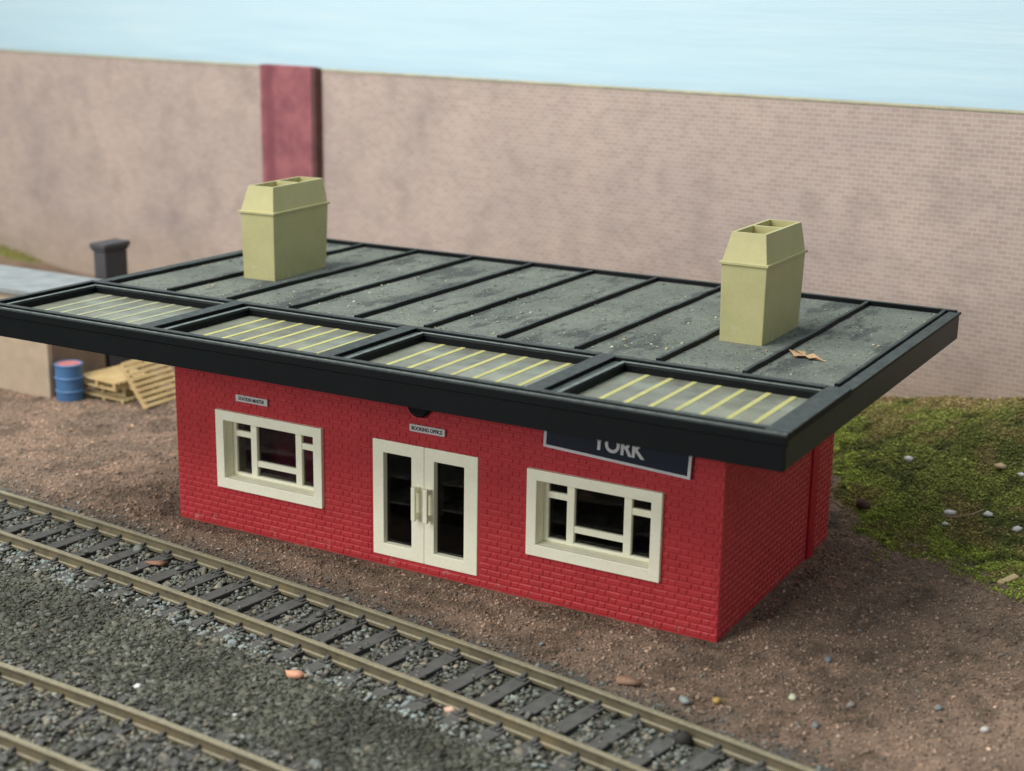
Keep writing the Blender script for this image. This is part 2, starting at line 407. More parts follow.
xs_, ys_, ts_, on_ = track_stuff(19000, cy2, -6, 22, -2.0, 1.9, .34)
z_ = height(xs_, ys_)+rng.uniform(.0,.07,len(xs_))+on_*.085
o = rocks('ballast', np.stack([xs_, ys_, z_], 1), rng.lognormal(math.log(.052), .36, len(xs_)).clip(.022,.15), palette(len(xs_), GREYS, [5,3,1.2,5,3,4,4,1]), M['stones'])
tag(o, 'dirty brown and grey ballast around the line in the bottom left corner', 'ballast', kind='stuff')
# cinder between the lines: flat, dark, greenish
n = 60000; x = rng.uniform(-14, 24, n); a = rng.random(n)
y = (cy1(x)-1.55)*(1-a)+(cy2(x)+1.45)*a
y += rng.normal(0, .15, n)
big = (rng.random(n) < .06)
sz = np.where(big, rng.uniform(.08,.13,n), rng.lognormal(math.log(.033), .45, n).clip(.012,.09))
o = rocks('cinder', np.stack([x, y, height(x,y)+.015], 1), sz, palette(n, [(80,81,70),(87,90,79),(71,72,63),(104,108,99),(106,102,88),(60,60,54)], [6,5,4,1.4,.5,2.5])*np.interp(fbm(x*.7, y*.7, 4, 61), [.36,.5,.62], [.72,1,1.12])[:, None], M['stones'], 'ico', .5, .4)
tag(o, 'fine dark greenish cinder spread between the two lines', 'cinder', kind='stuff')
# crumbs of earth over the brown ground
n = 150000; x = rng.uniform(-17, 25, n); y = rng.uniform(-5.5, 14, n)
ok = (y > cy1(x)+1.25) & ~((x > -.12) & (x < 16.12) & (y > -.12) & (y < 8.2)) & (rng.random(n) > .9*grassiness(x, y)) & ~((x < -11.8) & (y > 6.5) & (y < 9.6))
x, y = x[ok], y[ok]; n = len(x)
c = zone_colour(x, y)*rng.lognormal(.16, .33, n)[:, None]
lightish = rng.random(n) < .05; c[lightish] = palette(lightish.sum(), [(126,106,90),(116,116,110),(138,124,106)], [3,3,1])
sz = rng.lognormal(math.log(.026), .48, n).clip(.01,.085)
o = rocks('earth_crumbs', np.stack([x, y, height(x,y)+.006], 1), sz, c, M['stones'], 'oct', .8)
tag(o, 'crumbly brown earth strewn around the building', 'earth', kind='stuff')
# grey chips that spilled off the ballast on to the earth
n = 520; x = rng.uniform(-15, 24, n); y = cy1(x)+1.25+np.abs(rng.normal(0, .5, n))
o = rocks('spilled_chips', np.stack([x, y, height(x,y)+.02], 1), rng.uniform(.035,.085,n), palette(n, [(112,118,114),(136,140,134),(88,86,80),(140,124,104)], [4,2,4,2]), M['stones'], 'ico', .55)
tag(o, 'small grey chips spilled along the far edge of the ballast', 'stone chips', kind='stuff')
# moss and turf on the bank
n = 210000; x = rng.uniform(12, 25, n); y = rng.uniform(5, 18, n)
x2 = rng.uniform(-45, -27, n//7); y2 = rng.uniform(22, 26, n//7); x, y = np.concatenate([x, x2]), np.concatenate([y, y2])
ok = (rng.random(len(x)) < grassiness(x, y)*(.45+.55*sstep(.62,.5,fbm(x*2.1, y*2.1, 4, 32)))) & (y < wall_y(x)-.05)
x, y = x[ok], y[ok]; n = len(x)
c = turf_colour(x, y)*rng.lognormal(.36, .28, n)[:, None]
sz = rng.lognormal(math.log(.024), .5, n).clip(.01,.06)
o = rocks('turf', np.stack([x, y, height(x,y)+rng.uniform(-.01,.06,n)], 1), sz, c, M['moss'], 'oct', .9, .45)
tag(o, 'mossy green turf on the bank below the long brick wall', 'turf', kind='stuff')

# ------------------------------------------------------------------ railway lines
def rail_obj(cy, off, x0, x1, parent):
    prof = [(-.095,.06),(.095,.06),(.095,.13),(.058,.16),(.052,.29),(.068,.315),(.072,.365),(.05,.385),(-.05,.385),(-.072,.365),(-.068,.315),(-.052,.29),(-.058,.16),(-.095,.13)]
    xs = np.arange(x0, x1+.01, .5); vs = []; n = len(prof)
    for x in xs:
        s = (cy(x+.01)-cy(x-.01))/.02; L = math.hypot(1, s); nx, ny = -s/L, 1/L
        for a, z in prof: vs.append((x+nx*(off+a), cy(x)+ny*(off+a), z))
    mb = MB(); fs = []
    for k in range(len(xs)-1):
        for i in range(n):
            j = (i+1) % n; fs.append((k*n+i, k*n+j, (k+1)*n+j, (k+1)*n+i))
    fs.append(tuple(range(n))); fs.append(tuple(range((len(xs)-1)*n, len(xs)*n)))
    mb.add(vs, fs); return mb.build('rail', M['rail'], parent)
def sleeper_proto(parent):
    mb = MB(); mb.hexa([(-.2,-1.78,-.05),(.2,-1.78,-.05),(.2,1.78,-.05),(-.2,1.78,-.05),(-.18,-1.76,.115),(.18,-1.76,.115),(.18,1.76,.115),(-.18,1.76,.115)])
    for s in (-1, 1):
        for e in (-1, 1):
            yy = s*1.035+e*.19
            mb.box(-.12, .12, yy-.085, yy+.085, .11, .155)
            mb.hexa([(-.06,yy-.06,.15),(.06,yy-.06,.15),(.06,yy+.06,.15),(-.06,yy+.06,.15),(-.045,yy-e*.10-.03,.24),(.045,yy-e*.10-.03,.24),(.045,yy-e*.10+.03,.24),(-.045,yy-e*.10+.03,.24)])
            mb.box(-.03, .03, yy+e*.03-.035, yy+e*.03+.035, .15, .20)
    return mb.build('sleeper', M['sleeper'], parent, .012, 1)
def track(label, cy, x0, x1):
    root = empty('railway_track', label, 'railway track')
    for s in (-1, 1): rail_obj(cy, s*1.035, x0, x1, root)
    k0 = int(math.ceil((x0+.3)/SP)); first = None; k = k0
    while k*SP < x1-.2:
        x = k*SP; o = sleeper_proto(root) if first is None else first.copy()
        if first is None: first = o
        else: link(o); o.parent = root
        s = (cy(x+.01)-cy(x-.01))/.02
        o.location = (x, cy(x), rng.uniform(-.012,.008)); o.rotation_euler = (0, 0, math.atan(s)+rng.normal(0,.012))
        k += 1
track('curving railway line with dark sleepers passing in front of the red building', cy1, -16, 27)
track('railway line nearest the camera, in the bottom left corner, half buried in dirty ballast', cy2, -6, 22)

# ------------------------------------------------------------------ the station building
B = empty('station_building', 'red brick station building with black flat canopy roof, cream windows and two khaki chimneys', 'station', (8, 4, 0))
BO = Vector((8, 4, 0))
def put(o):                                   # parts are modelled in world coordinates; hang them on the building
    o.location = o.location-BO; return o
W, D, H = 16.0, 7.95, 5.86
WIN = [(1.46, 4.98), (11.04, 14.56)]; WZ = (1.15, 3.33); DOOR = (6.53, 9.64, .24, 3.33)
HOLES = [(a+.06, b-.06, WZ[0]+.06, WZ[1]-.06) for a, b in WIN]+[DOOR]

def wall_mesh():
    mb = MB(); T = .22
    xs = sorted({0., W, *[h[0] for h in HOLES], *[h[1] for h in HOLES]}); zs = sorted({-.08, H, *[h[2] for h in HOLES], *[h[3] for h in HOLES]})
    solid = lambda cx, cz: not any(h[0] < cx < h[1] and h[2] < cz < h[3] for h in HOLES)
    for i in range(len(xs)-1):
        for j in range(len(zs)-1):
            cx, cz = (xs[i]+xs[i+1])/2, (zs[j]+zs[j+1])/2
            if not solid(cx, cz): continue
            x0, x1, z0, z1 = xs[i], xs[i+1], zs[j], zs[j+1]
            mb.add([(x0,0,z0),(x1,0,z0),(x1,0,z1),(x0,0,z1)], [(0,1,2,3)]); mb.add([(x0,T,z0),(x1,T,z0),(x1,T,z1),(x0,T,z1)], [(3,2,1,0)])
    for x0, x1, z0, z1 in HOLES:
        mb.add([(x0,0,z0),(x0,T,z0),(x0,T,z1),(x0,0,z1)], [(0,1,2,3)]); mb.add([(x1,0,z0),(x1,T,z0),(x1,T,z1),(x1,0,z1)], [(3,2,1,0)])
        mb.add([(x0,0,z0),(x1,0,z0),(x1,T,z0),(x0,T,z0)], [(3,2,1,0)]); mb.add([(x0,0,z1),(x1,0,z1),(x1,T,z1),(x0,T,z1)], [(0,1,2,3)])
    for x0, x1 in ((0, T), (W-T, W)): mb.box(x0, x1, T*.0+.001, D, -.08, H)
    mb.box(T, W-T, D-T, D, -.08, H)
    # raised bricks, Flemish bond
    ch, st, hd, gap, up, ins = .158, .395, .195, .026, .022, .022
    def face(length, to3, skip):
        r = 0; z = .01
        while z+ch-gap < H-.1:
            u = -(.29 if r % 2 else 0)-.1; k = 0
            while u < length:
                w = st if k % 2 == 0 else hd
                a, b = max(u+gap/2, .012), min(u+w-gap/2, length-.012)
                if b-a > .05:
                    segs = [(a, b)]; zc = z+ch/2
                    for h in skip:
                        if h[2]-.03 < zc < h[3]+.03:
                            nseg = []
                            for s0, s1 in segs:
                                if h[0]-.015 > s0: nseg.append((s0, min(s1, h[0]-.015)))
                                if h[1]+.015 < s1: nseg.append((max(s0, h[1]+.015), s1))
                            segs = [q for q in nseg if q[1]-q[0] > .04]
                    for s0, s1 in segs:
                        z0, z1 = z+gap/2+rng.uniform(-.004,.004), z+ch-gap/2
                        e = up*rng.uniform(.75,1.15)
                        vs = [to3(s0,z0,0),to3(s1,z0,0),to3(s1,z1,0),to3(s0,z1,0),to3(s0+ins,z0+ins,e),to3(s1-ins,z0+ins,e),to3(s1-ins,z1-ins,e),to3(s0+ins,z1-ins,e)]
                        mb.add(vs, [(4,5,6,7),(0,1,5,4),(1,2,6,5),(2,3,7,6),(3,0,4,7)])
                u += w; k += 1
            z += ch; r += 1
    face(W, lambda u, z, e: (u, -e, z), [(h[0]-.04,h[1]+.04,h[2]-.04,h[3]+.04) for h in HOLES])
    face(D, lambda u, z, e: (W+e, u, z), [(6.1,6.64,-1,9)])
    face(D, lambda u, z, e: (-e, D-u, z), [])
    face(W, lambda u, z, e: (W-u, D+e, z), [])
    me = bpy.data.meshes.new('wall'); me.from_pydata(mb.v, [], mb.f); me.update()
    o = link(bpy.data.objects.new('wall', me)); me.materials.append(M['red']); o.parent = B
    return put(o)
wall_mesh()
mb = MB(); mb.box(W-.01, W+.07, 6.14, 6.60, -.05, H-.02); put(mb.build('corner_strip', M['red_smooth'], B, .02))
mb = MB(); mb.box(.225, W-.225, .24, D-.225, .0, .03); put(mb.build('floor', M['interior'], B))
M['room'] = plastic('maroon_lit_room', lin(150,24,74), lin(120,18,60), .6)  # maroon stands in for the red inside wall catching some light
mb = MB(); mb.box(.225, 5.7, 1.6, 1.7, .04, H-.03); put(mb.build('room_backing', M['room'], B))  # panel added behind the left window to carry that colour
mb = MB(); mb.box(5.701, W-.225, 3.2, 3.3, .04, H-.03); mb.box(5.701, 5.8, .23, 3.19, .04, H-.03); mb.box(10.3, 10.4, .23, 3.19, .04, H-.03); put(mb.build('room_backing', M['interior'], B))  # near-black panels added behind door and right window as painted darkness

# windows
def ring(mb, x0, x1, z0, z1, w, y0, y1):
    mb.box(x0, x1, y0, y1, z0, z0+w); mb.box(x0, x1, y0, y1, z1-w, z1); mb.box(x0, x0+w, y0, y1, z0+w, z1-w); mb.box(x1-w, x1, y0, y1, z0+w, z1-w)
def frame_mesh(mb, o, i, y0, y1):
    """rectangular frame as one clean ring: o outer (x0,x1,z0,z1), i inner"""
    vs = []
    for y in (y0, y1):
        for r in (o, i): vs += [(r[0],y,r[2]),(r[1],y,r[2]),(r[1],y,r[3]),(r[0],y,r[3])]
    fs = []
    for k in range(4):
        m = (k+1) % 4
        fs += [(k,m,4+m,4+k), (8+m,8+k,12+k,12+m), (m,k,8+k,8+m), (4+k,4+m,12+m,12+k)]
    mb.add(vs, fs)
def window():
    f = MB(); frame_mesh(f, (0,3.52,1.15,3.33), (.27,3.25,1.44,3.06), -.11, .02)
    frame_mesh(f, (.17,3.35,1.32,3.16), (.27,3.25,1.44,3.06), .021, .44)
    fo = f.build('window', M['cream'], B, .018)
    b = MB()
    frame_mesh(b, (.272,3.248,1.442,3.058), (.40,3.12,1.53,2.97), .27, .41)
    b.box(.91,1.11,.25,.40,1.5,3.0); b.box(2.41,2.61,.25,.40,1.5,3.0)
    b.box(.38,.92,.275,.39,2.55,2.71); b.box(1.10,2.42,.275,.39,1.79,1.955); b.box(2.60,3.14,.275,.39,2.535,2.70)
    b.build('glazing_bar', M['cream'], fo, .015)
    g = MB(); g.box(.3,3.22,.34,.35,1.47,3.03); g.build('pane', M['glass'], fo)
    return fo
w1 = window(); w1.location = Vector((WIN[0][0], 0, 0))-BO
w2 = dup(w1); w2.location = Vector((WIN[1][0], 0, 0))-BO

# doors
def door(sx):
    """leaf between x=0 and x=1.55; sx=-1: handle on the right edge"""
    f = MB(); frame_mesh(f, (.005,1.55,.245,3.325), ((.33,1.17,.57,3.0) if sx < 0 else (.29,1.16,.57,3.0)), -.03, .18)
    o = f.build('door', M['cream'], B, .018)
    i0, i1 = (.33,1.17) if sx < 0 else (.29,1.16)
    g = MB(); g.box(i0-.02, i1+.02, .13, .14, .55, 3.02); g.build('pane', M['glass'], o)
    hx = 1.37 if sx < 0 else .30-.13
    h = MB(); h.box(hx-.065, hx+.065, -.27, -.17, 1.42, 2.32); h.box(hx-.06, hx+.06, -.18, -.02, 1.46, 1.60); h.box(hx-.06, hx+.06, -.18, -.02, 2.14, 2.28)
    h.build('handle', M['cream'], o, .03, 3)
    return o
d1 = door(-1); d1.location = Vector((6.53, 0, 0))-BO
d2 = door(1); d2.location = Vector((8.085, 0, 0))-BO

# lettering
def lettering(txt, size, mat, parent, x, y, z, width=None, tilt=0., bold=0., depth=.004):
    cu = bpy.data.curves.new('lettering', 'FONT'); cu.body = txt; cu.size = size; cu.align_x = 'CENTER'; cu.align_y = 'CENTER'; cu.offset = bold; cu.extrude = depth
    t = bpy.data.objects.new('lettering', cu); COL.objects.link(t); bpy.context.view_layer.update()
    me = bpy.data.meshes.new_from_object(t.evaluated_get(bpy.context.evaluated_depsgraph_get()))
    bpy.data.objects.remove(t); me.name = 'lettering'; me.materials.clear(); me.materials.append(mat)
    o = link(bpy.data.objects.new('lettering', me)); o.parent = parent
    w = max(v.co.x for v in me.vertices)-min(v.co.x for v in me.vertices)
    o.rotation_euler = (math.pi/2, 0, 0); o.location = (x, y, z)
    if width: o.scale = (width/w, 1, 1)
    return o
mb = MB(); mb.box(-1.86,1.86,-.07,0,0,.86); sign = mb.build('name_board', M['navy'], B, .01)
sign.location = Vector((13.34, -.03, 3.87))-BO; sign.rotation_euler = (0, math.radians(2.6), 0)
mb = MB(); frame_mesh(mb, (-1.87,1.87,-.01,.87), (-1.80,1.80,.055,.805), -.085, -.06); mb.build('border', M['sign_white'], sign)
lettering('YORK', .52, M['sign_white'], sign, .06, -.074, .375, 1.34, bold=.016)
def plate(txt, x, z, w, hgt, tw):
    mb = MB(); mb.box(-w/2,w/2,-.06,0,-hgt/2,hgt/2); o = mb.build('door_plate', M['white_card'], B, .012)
    o.location = Vector((x, -.025, z))-BO
    lettering(txt, hgt*.72, M['ink'], o, 0, -.064, 0, tw, bold=.0035, depth=.002); return o
plate('STATION MASTER', 2.70, 3.745, 1.06, .185, .86)
plate('BOOKING OFFICE', 8.20, 3.80, 1.03, .185, .90)
mb = MB(); mb.lathe([(.001,0),(.33,0),(.34,.03),(.34,.09),(.30,.12),(.26,.10),(.001,.10)], 32)
o = mb.build('roundel', M['black'], B, smooth=False); o.rotation_euler = (math.pi/2, 0, 0); o.location = Vector((7.97, -.02, 4.44))-BO

# roof
XL, XR, YF, YB, ZT, ZB = -3.58, 18.48, -3.38, 10.5, 6.19, 5.40
mb = MB(); mb.box(XL+.12, XR-.12, .70, YB-.12, 5.86, 6.05); roof = put(mb.build('roof', M['deck'], B))
def rib_part(mbx): 
    o = mbx.build('rib', M['black'], roof, .02); return o
def wobble_bar(x, y0, y1, w, z0, z1):
    mb = MB(); n = 14; vs = []
    for k in range(n+1):
        y = y0+(y1-y0)*k/n; dx = rng.normal(0,.006); dz = rng.normal(0,.006)
        vs += [(x-w/2+dx,y,z0),(x+w/2+dx,y,z0),(x+w/2-.025+dx,y,z1+dz),(x-w/2+.025+dx,y,z1+dz)]
    fs = [(0,1,2,3), tuple(4*n+i for i in (3,2,1,0))]
    for k in range(n):
        for i in range(4):
            j = (i+1) % 4; fs.append((4*k+i, 4*k+4+i, 4*k+4+j, 4*k+j))
    mb.add(vs, fs); return mb
for i in range(11):
    rib_part(wobble_bar(-3.16+2.122*i, 1.0, 10.32, .15, 6.04, 6.17))
mb = MB(); mb.box(XL+.1, XR-.1, 10.33, 10.47, 6.0, 6.185); rib_part(mb)
# canopy edge: moulded fascia all round
mb = MB()
mb.extrude([(YF,6.13),(YF+.02,6.15),(YF+.14,6.15),(YF+.14,5.9),(YF+.06,5.9),(YF,5.94)], 'x', XL, XR)
mb.box(XL+.03, XR-.03, YF+.035, YF+.14, ZB, 5.915)
fas = put(mb.build('fascia', M['black'], B, .012))
mb = MB(); mb.extrude([(YF+.005,6.152),(YF+.025,ZT-.012),(YF+.05,ZT),(YF+.075,ZT-.012),(YF+.10,6.152)], 'x', XL+.004, XR-.004); l_ = mb.build('lip', M['worn_lit'], fas, .008)
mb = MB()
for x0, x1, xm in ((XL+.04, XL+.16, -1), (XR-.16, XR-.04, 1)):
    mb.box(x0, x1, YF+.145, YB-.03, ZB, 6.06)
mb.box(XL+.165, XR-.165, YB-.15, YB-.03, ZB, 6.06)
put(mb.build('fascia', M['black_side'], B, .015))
mb = MB()
mb.box(17.97, XR, YF+.145, .70, 6.02, 6.18); mb.box(18.17, XR, .702, YB, 6.065, 6.135)
mb.box(XL, -3.25, .702, YB, 6.065, 6.135); mb.box(-3.249, 18.169, 10.33+.145, YB, 6.065, 6.15)
put(mb.build('roof_edging', M['black'], B, .025, 3))
# skylights
PITCH = 5.45
def skylight(first):
    x0, xg0, xg1 = 2.05, 2.46, 1.62+PITCH          # groove start, glass start, glass end
    a0 = 1.62 if not first else 1.62+.25
    mb = MB()
    mb.box(a0, x0, YF+.25, .70, 5.80, 6.185)                              # divider, high flat bar
    mb.box(x0, x0+.14, YF+.43, .50, 5.80, 6.09)                           # groove floor
    mb.box(x0+.14, xg0, YF+.43, .36, 5.80, 6.12)                          # inner ridge
    mb.box(x0, xg1, .50, .702, 5.80, 6.19)                                # back bar
    mb.box(xg0, xg1, .36, .50, 5.80, 6.09); mb.box(xg0, xg1, .23, .36, 5.80, 6.12)
    mb.box(x0, xg1, YF+.25, YF+.43, 5.80, 6.185)                          # front bar
    mb.box(a0, xg1, YF+.142, YF+.25, 5.80, 6.11)
    fr = mb.build('skylight', M['black'], B, .018)
    lp = MB(); lp.box(xg0-.13, xg0-.01, YF+.44, .235, 6.12, 6.165); lp.box(xg0-.13, xg1, .237, .345, 6.12, 6.165); lp.build('lip', M['worn_lit'], fr, .015)
    g = MB(); g.box(xg0-.02, xg1+.01, YF+.42, .25, 5.90, 5.945); g.build('pane', M['skylight'], fr)
    n = 7
    for k in range(n):
        x = xg0+(xg1-xg0)*(k+1)/(n+1)
        b = MB(); b.box(x-.062, x+.062, YF+.43, .225, 5.944, 5.954); b.build('glazing_bar', M['yellow'], fr, .004)
    return fr
for i in range(4):
    s = skylight(i == 0); s.location = Vector((PITCH*(i-1), 0, 0))-BO
    if i == 0:
        for ch in s.children:
            if ch.name.startswith('glazing_bar'): ch.data.materials[0] = M['cream_bar']
# chimneys
def chimney():
    z0, z1, z2, z3 = 6.02, 7.97, 8.04, 8.74
    b = MB(); b.hexa([(14.14,3.97,z0),(15.25,3.97,z0),(15.25,6.62,z0),(14.14,6.62,z0),(14.10,3.94,z1),(15.27,3.94,z1),(15.27,6.74,z1),(14.10,6.74,z1)])
    o = b.build('chimney', M['stone'], B, .02)
    c = MB()
    c.box(14.05, 15.32, 3.89, 6.79, z1, z2)
    O = [(14.11,3.95),(15.26,3.95),(15.26,6.74),(14.11,6.74)]; Tq = [(14.25,4.15),(15.13,4.15),(15.13,6.70),(14.25,6.70)]
    h1 = [(14.33,4.23),(15.05,4.23),(15.05,5.40),(14.33,5.40)]; h2 = [(14.33,5.51),(15.05,5.51),(15.05,6.62),(14.33,6.62)]
    c.add([(*p, z2-.01) for p in O]+[(*p, z3) for p in Tq], [(0,1,5,4),(1,2,6,5),(2,3,7,6),(3,0,4,7)])
    vs = [(*p, z3) for p in Tq]+[(*p, z3) for p in h1]+[(*p, z3) for p in h2]
    c.add(vs, [(0,1,5,4),(0,4,7,3),(7,8,11,3),(1,2,9,6),(1,6,5),(2,3,11,10),(2,10,9),(7,6,9,8)])
    for h in (h1, h2):
        c.add([(*p, z3) for p in h]+[(*p, z3-.55) for p in h], [(0,4,5,1),(1,5,6,2),(2,6,7,3),(3,7,4,0),(4,7,6,5)])
    me = bpy.data.meshes.new('cap'); me.from_pydata(c.v, [], c.f); me.update(); me.materials.append(M['stone'])
    co = link(bpy.data.objects.new('cap', me)); co.parent = o
    m = co.modifiers.new('bevel', 'BEVEL'); m.width = .012; m.segments = 2; m.limit_method = 'ANGLE'; m.angle_limit = math.radians(30)
    return o
c1 = chimney(); c1.location = -BO
c2 = dup(c1); a = math.radians(4)
Rm = Matrix.Rotation(a, 4, 'Z')@Matrix.Diagonal((.98, 1.035, 1, 1)); c2.matrix_basis = Matrix.Translation(Vector((-.28, 5.35, 0))-BO)@Rm@Matrix.Translation(Vector((-14.695, -5.35, 0)))

# litter on the roof
def leaf(name, pts, z, mat, label, cat, curl=.06):
    mb = MB(); n = len(pts); cx = sum(p[0] for p in pts)/n; cy = sum(p[1] for p in pts)/n
    vs = [(cx, cy, z+curl*.3)]+[(p[0], p[1], z+curl*abs(math.sin(1.7*i+p[0]*3))) for i, p in enumerate(pts)]
    mb.add(vs, [(0, i+1, (i+1) % n+1) for i in range(n)])
    o = mb.build(name, mat); m = o.modifiers.new('solid', 'SOLIDIFY'); m.thickness = .012
    return tag(o, label, cat)
leaf('leaf', [(16.02,3.72),(16.16,3.80),(16.24,3.62),(16.42,3.72),(16.52,3.52),(16.66,3.60),(16.80,3.44),(17.08,3.16),(16.86,3.24),(16.70,3.18),(16.58,3.32),(16.42,3.20),(16.30,3.30),(16.18,3.44)], 6.07, M['leaf'],
     'curled orange dry leaf lying on the roof beside the right chimney', 'leaf', .07)
n = 3200; x = rng.uniform(-3, 18, n); y = rng.uniform(1.0, 10.2, n)
fl = np.ones(n, bool)
for ox, oy in ((14.7,5.4),(-.27,5.4)): fl &= ~((np.abs(x-ox) < .7) & (np.abs(y-oy) < 1.6))
x, y = x[fl], y[fl]; n = len(x)
o = rocks('roof_grit', np.stack([x, y, np.full(n, 6.06)], 1), rng.lognormal(math.log(.017), .5, n).clip(.008,.07), palette(n, [(178,184,150),(140,146,130),(196,198,180),(90,92,84),(150,140,110)], [2,4,1,4,1.5]), M['stones'], 'oct', .6)
tag(o, 'pale flecks of grit and scenic crumbs scattered over the flat roof', 'grit', kind='stuff')

# ------------------------------------------------------------------ hut, drum, pallets at the back left
Hh = empty('lineside_hut', 'low beige hut with grey flat roof standing behind the left end of the station', 'hut', (-15, 8, 0))
HO = Vector((-15, 8, 0))
def puth(o): o.location = o.location-HO; return o
mb = MB(); mb.box(-20.5,-11.92,6.6,6.82,-.2,3.72); puth(mb.build('wall', M['hut_wall'], Hh, .03))
M['hut_side_shade'] = plastic('hut_shaded_render', lin(134,116,98), lin(118,102,88), .85)  # shaded copy of the hut render, shade put into the colour
mb = MB(); mb.box(-20.5,-11.95,6.825,9.4,-.2,3.72); puth(mb.build('side_wall', M['hut_side_shade'], Hh, .03))
mb = MB(); mb.box(-20.7,-11.8,6.45,9.55,3.72,3.92); puth(mb.build('roof', M['hut_roof'], Hh, .03))
mb = MB(); mb.box(-12.5,-11.93,9.62,10.75,-.2,4.9); ch = puth(mb.build('chimney', M['hut_chimney'], Hh, .03))
mb = MB(); mb.box(-12.56,-11.87,9.56,10.81,4.9,5.0); mb.box(-12.6,-11.83,9.52,10.85,5.0,5.2); mb.build('cap', M['hut_chimney'], ch, .05)

dr = empty('oil_drum', 'blue ribbed oil drum with faded pink lid standing against the beige hut', 'drum', (-11.25, 6.9, 0))
R = .475
prof = [(.001,0),(R,0),(R+.03,.03),(R,.07),(R,.44),(R+.035,.48),(R,.53),(R,.90),(R+.035,.95),(R,1.0),(R,1.38),(R+.03,1.42),(R,1.45),(R-.04,1.45),(R-.05,1.41),(.001,1.41)]
mb = MB(); mb.lathe(prof, 40); mb.build('barrel', M['drum'], dr)
mb = MB(); mb.lathe([(.001,1.412),(R-.055,1.412),(R-.055,1.425),(.001,1.43)], 40); mb.lathe([(.001,1.42),(.07,1.42),(.07,1.45),(.001,1.45)], 12, .25, .1); mb.build('lid', M['drum_lid'], dr)
dr.location.z = -.02

def pallet(label, mat, loc, rot):
    p = empty('pallet', label, 'pallet', loc, 'wooden pallets piled beside the hut'); p.rotation_euler = rot
    mb = MB()
    for k in range(9): mb.box(.0, 2.0, k*.212, k*.212+.135, .24, .29)
    mb.build('top_deck', mat, p, .008)
    for k in range(3):
        b = MB(); y = .02+k*.86; b.box(.96-.0-.96+.0+k*.93, k*.93+.13, .0, 1.83, .06, .235); b.build('bearer', mat, p, .008)
    mb = MB()
    for k in range(3): mb.box(.0, 2.0, k*.85, k*.85+.13, .0, .055)
    mb.build('bottom_deck', mat, p, .008); return p
pallet('lowest pale wooden pallet of the pile, flat on the earth', M['pallet_b'], (-11.05, 7.35, .0), (0, 0, math.radians(-3)))
pallet('middle wooden pallet of the pile, shifted to the left', M['pallet_b'], (-11.3, 7.45, .31), (0, 0, math.radians(5)))
pallet('topmost flat pallet of the pile, under the leaning one', M['pallet'], (-11.25, 7.3, .62), (0, 0, math.radians(-6)))
# leaning: local x runs up the slope, slats run along local y (away from the camera)
pl = pallet('wooden pallet leaning up at an angle against the pallet pile', M['pallet'], (-8.26, 7.35, .0), (0, 0, 0))
th = math.radians(53)
ax = Vector((-math.cos(th), 0, math.sin(th))); ay = Vector((0, 1, 0)); az = Vector((math.sin(th), 0, math.cos(th)))
# slats of the deck lie across the slope: use local x -> y, local y -> up the slope
pl.rotation_euler = Matrix((ay, ax, az)).transposed().to_euler() if False else Matrix(((ay.x, ax.x, az.x), (ay.y, ax.y, az.y), (ay.z, ax.z, az.z))).to_euler()

# ------------------------------------------------------------------ back wall, sky board
ang = math.atan(WA)
bw = empty('brick_wall', 'long faded pinkish brick wall along the back with a red pier and pale coping', 'wall', (0, WB, 0)); bw.rotation_euler = (0, 0, ang)
mb = MB(); mb.box(-62, 48, 0, .5, -1.5, 11.0); mb.build('wall_face', M['backwall'], bw)
mb = MB(); mb.box(-62, 48, -.03, .55, 11.0, 11.07); mb.build('coping', M['coping'], bw, .015)
mb = MB(); mb.box(-14.0, -10.95, -.42, -.002, -1.0, 11.16); pr = mb.build('pier', M['pier'], bw, .02)
mb = MB(); mb.box(-10.948, -10.72, -.405, -.003, -1.0, 11.12); mb.build('pier_flank', M['pier_side_shade'], pr)
mb = MB(); mb.box(-75, 70, 0, .3, -2, 40); sk = mb.build('sky', M['sky']); sk.location = (0, WB+1.6, 0); sk.rotation_euler = (0, 0, ang); sk['kind'] = 'structure'

# ------------------------------------------------------------------ single stones and scraps that show
def stone(name, x, y, s, col, label, cat, flat=.6, dz=.0, elong=1.0, rz=None):
    col = tuple(min(c, 205) for c in col)
    r = np.random.default_rng(int(abs(x*1000+y*77)))
    v = ICO_V*(1+r.uniform(-.34,.3,(12,1)))*np.array([s*elong, s*.85, s*flat])
    a = r.uniform(0, 6.28) if rz is None else rz
    v = v@np.array([[math.cos(a), math.sin(a), 0], [-math.sin(a), math.cos(a), 0], [0,0,1]])
    c = np.repeat(np.array([lin(*col)[:3]]), 12, 0)*r.uniform(.9,1.1,(12,1))
    o = np_mesh(name, v, ICO_F.ravel(), 3, M['stones'], c)
    o.location = (x, y, float(height(np.array([x]), np.array([y]))[0])+s*flat*.45+dz)
    return tag(o, label, cat)
stone('stone', 9.05,-6.51,.20,(206,150,122),'flat orange stone lying just below the near rail of the curving line','stone',.4,.03,1.25,.3)
stone('stone', 12.67,-6.02,.19,(196,166,146),'pale pink stone touching the near rail, close to the bottom edge','stone',.5,.03,1.2)
stone('leaf_scrap', 2.15,-3.31,.2,(140,106,84),'curled brown leaf scrap lying between the rails at the left','leaf scrap',.3,.12,1.5,.5)
stone('stone', 15.34,-3.27,.23,(140,112,92),'flat brown stone on the earth side of the far rail, lower right','stone',.35,.02,1.5,.1)
stone('cinder_lump', 17.29,-4.9,.24,(52,50,48),'dark cinder lump inside the far rail near the bottom edge','cinder lump',.8,.03)
stone('stone', 18.55,-2.06,.11,(196,196,172),'round whitish pebble on the brown earth right of the rail end','pebble',.7,.01)
stone('stone', 17.26,-3.12,.13,(170,142,84),'yellowish stone beside the far rail at lower right','stone',.6,.01)
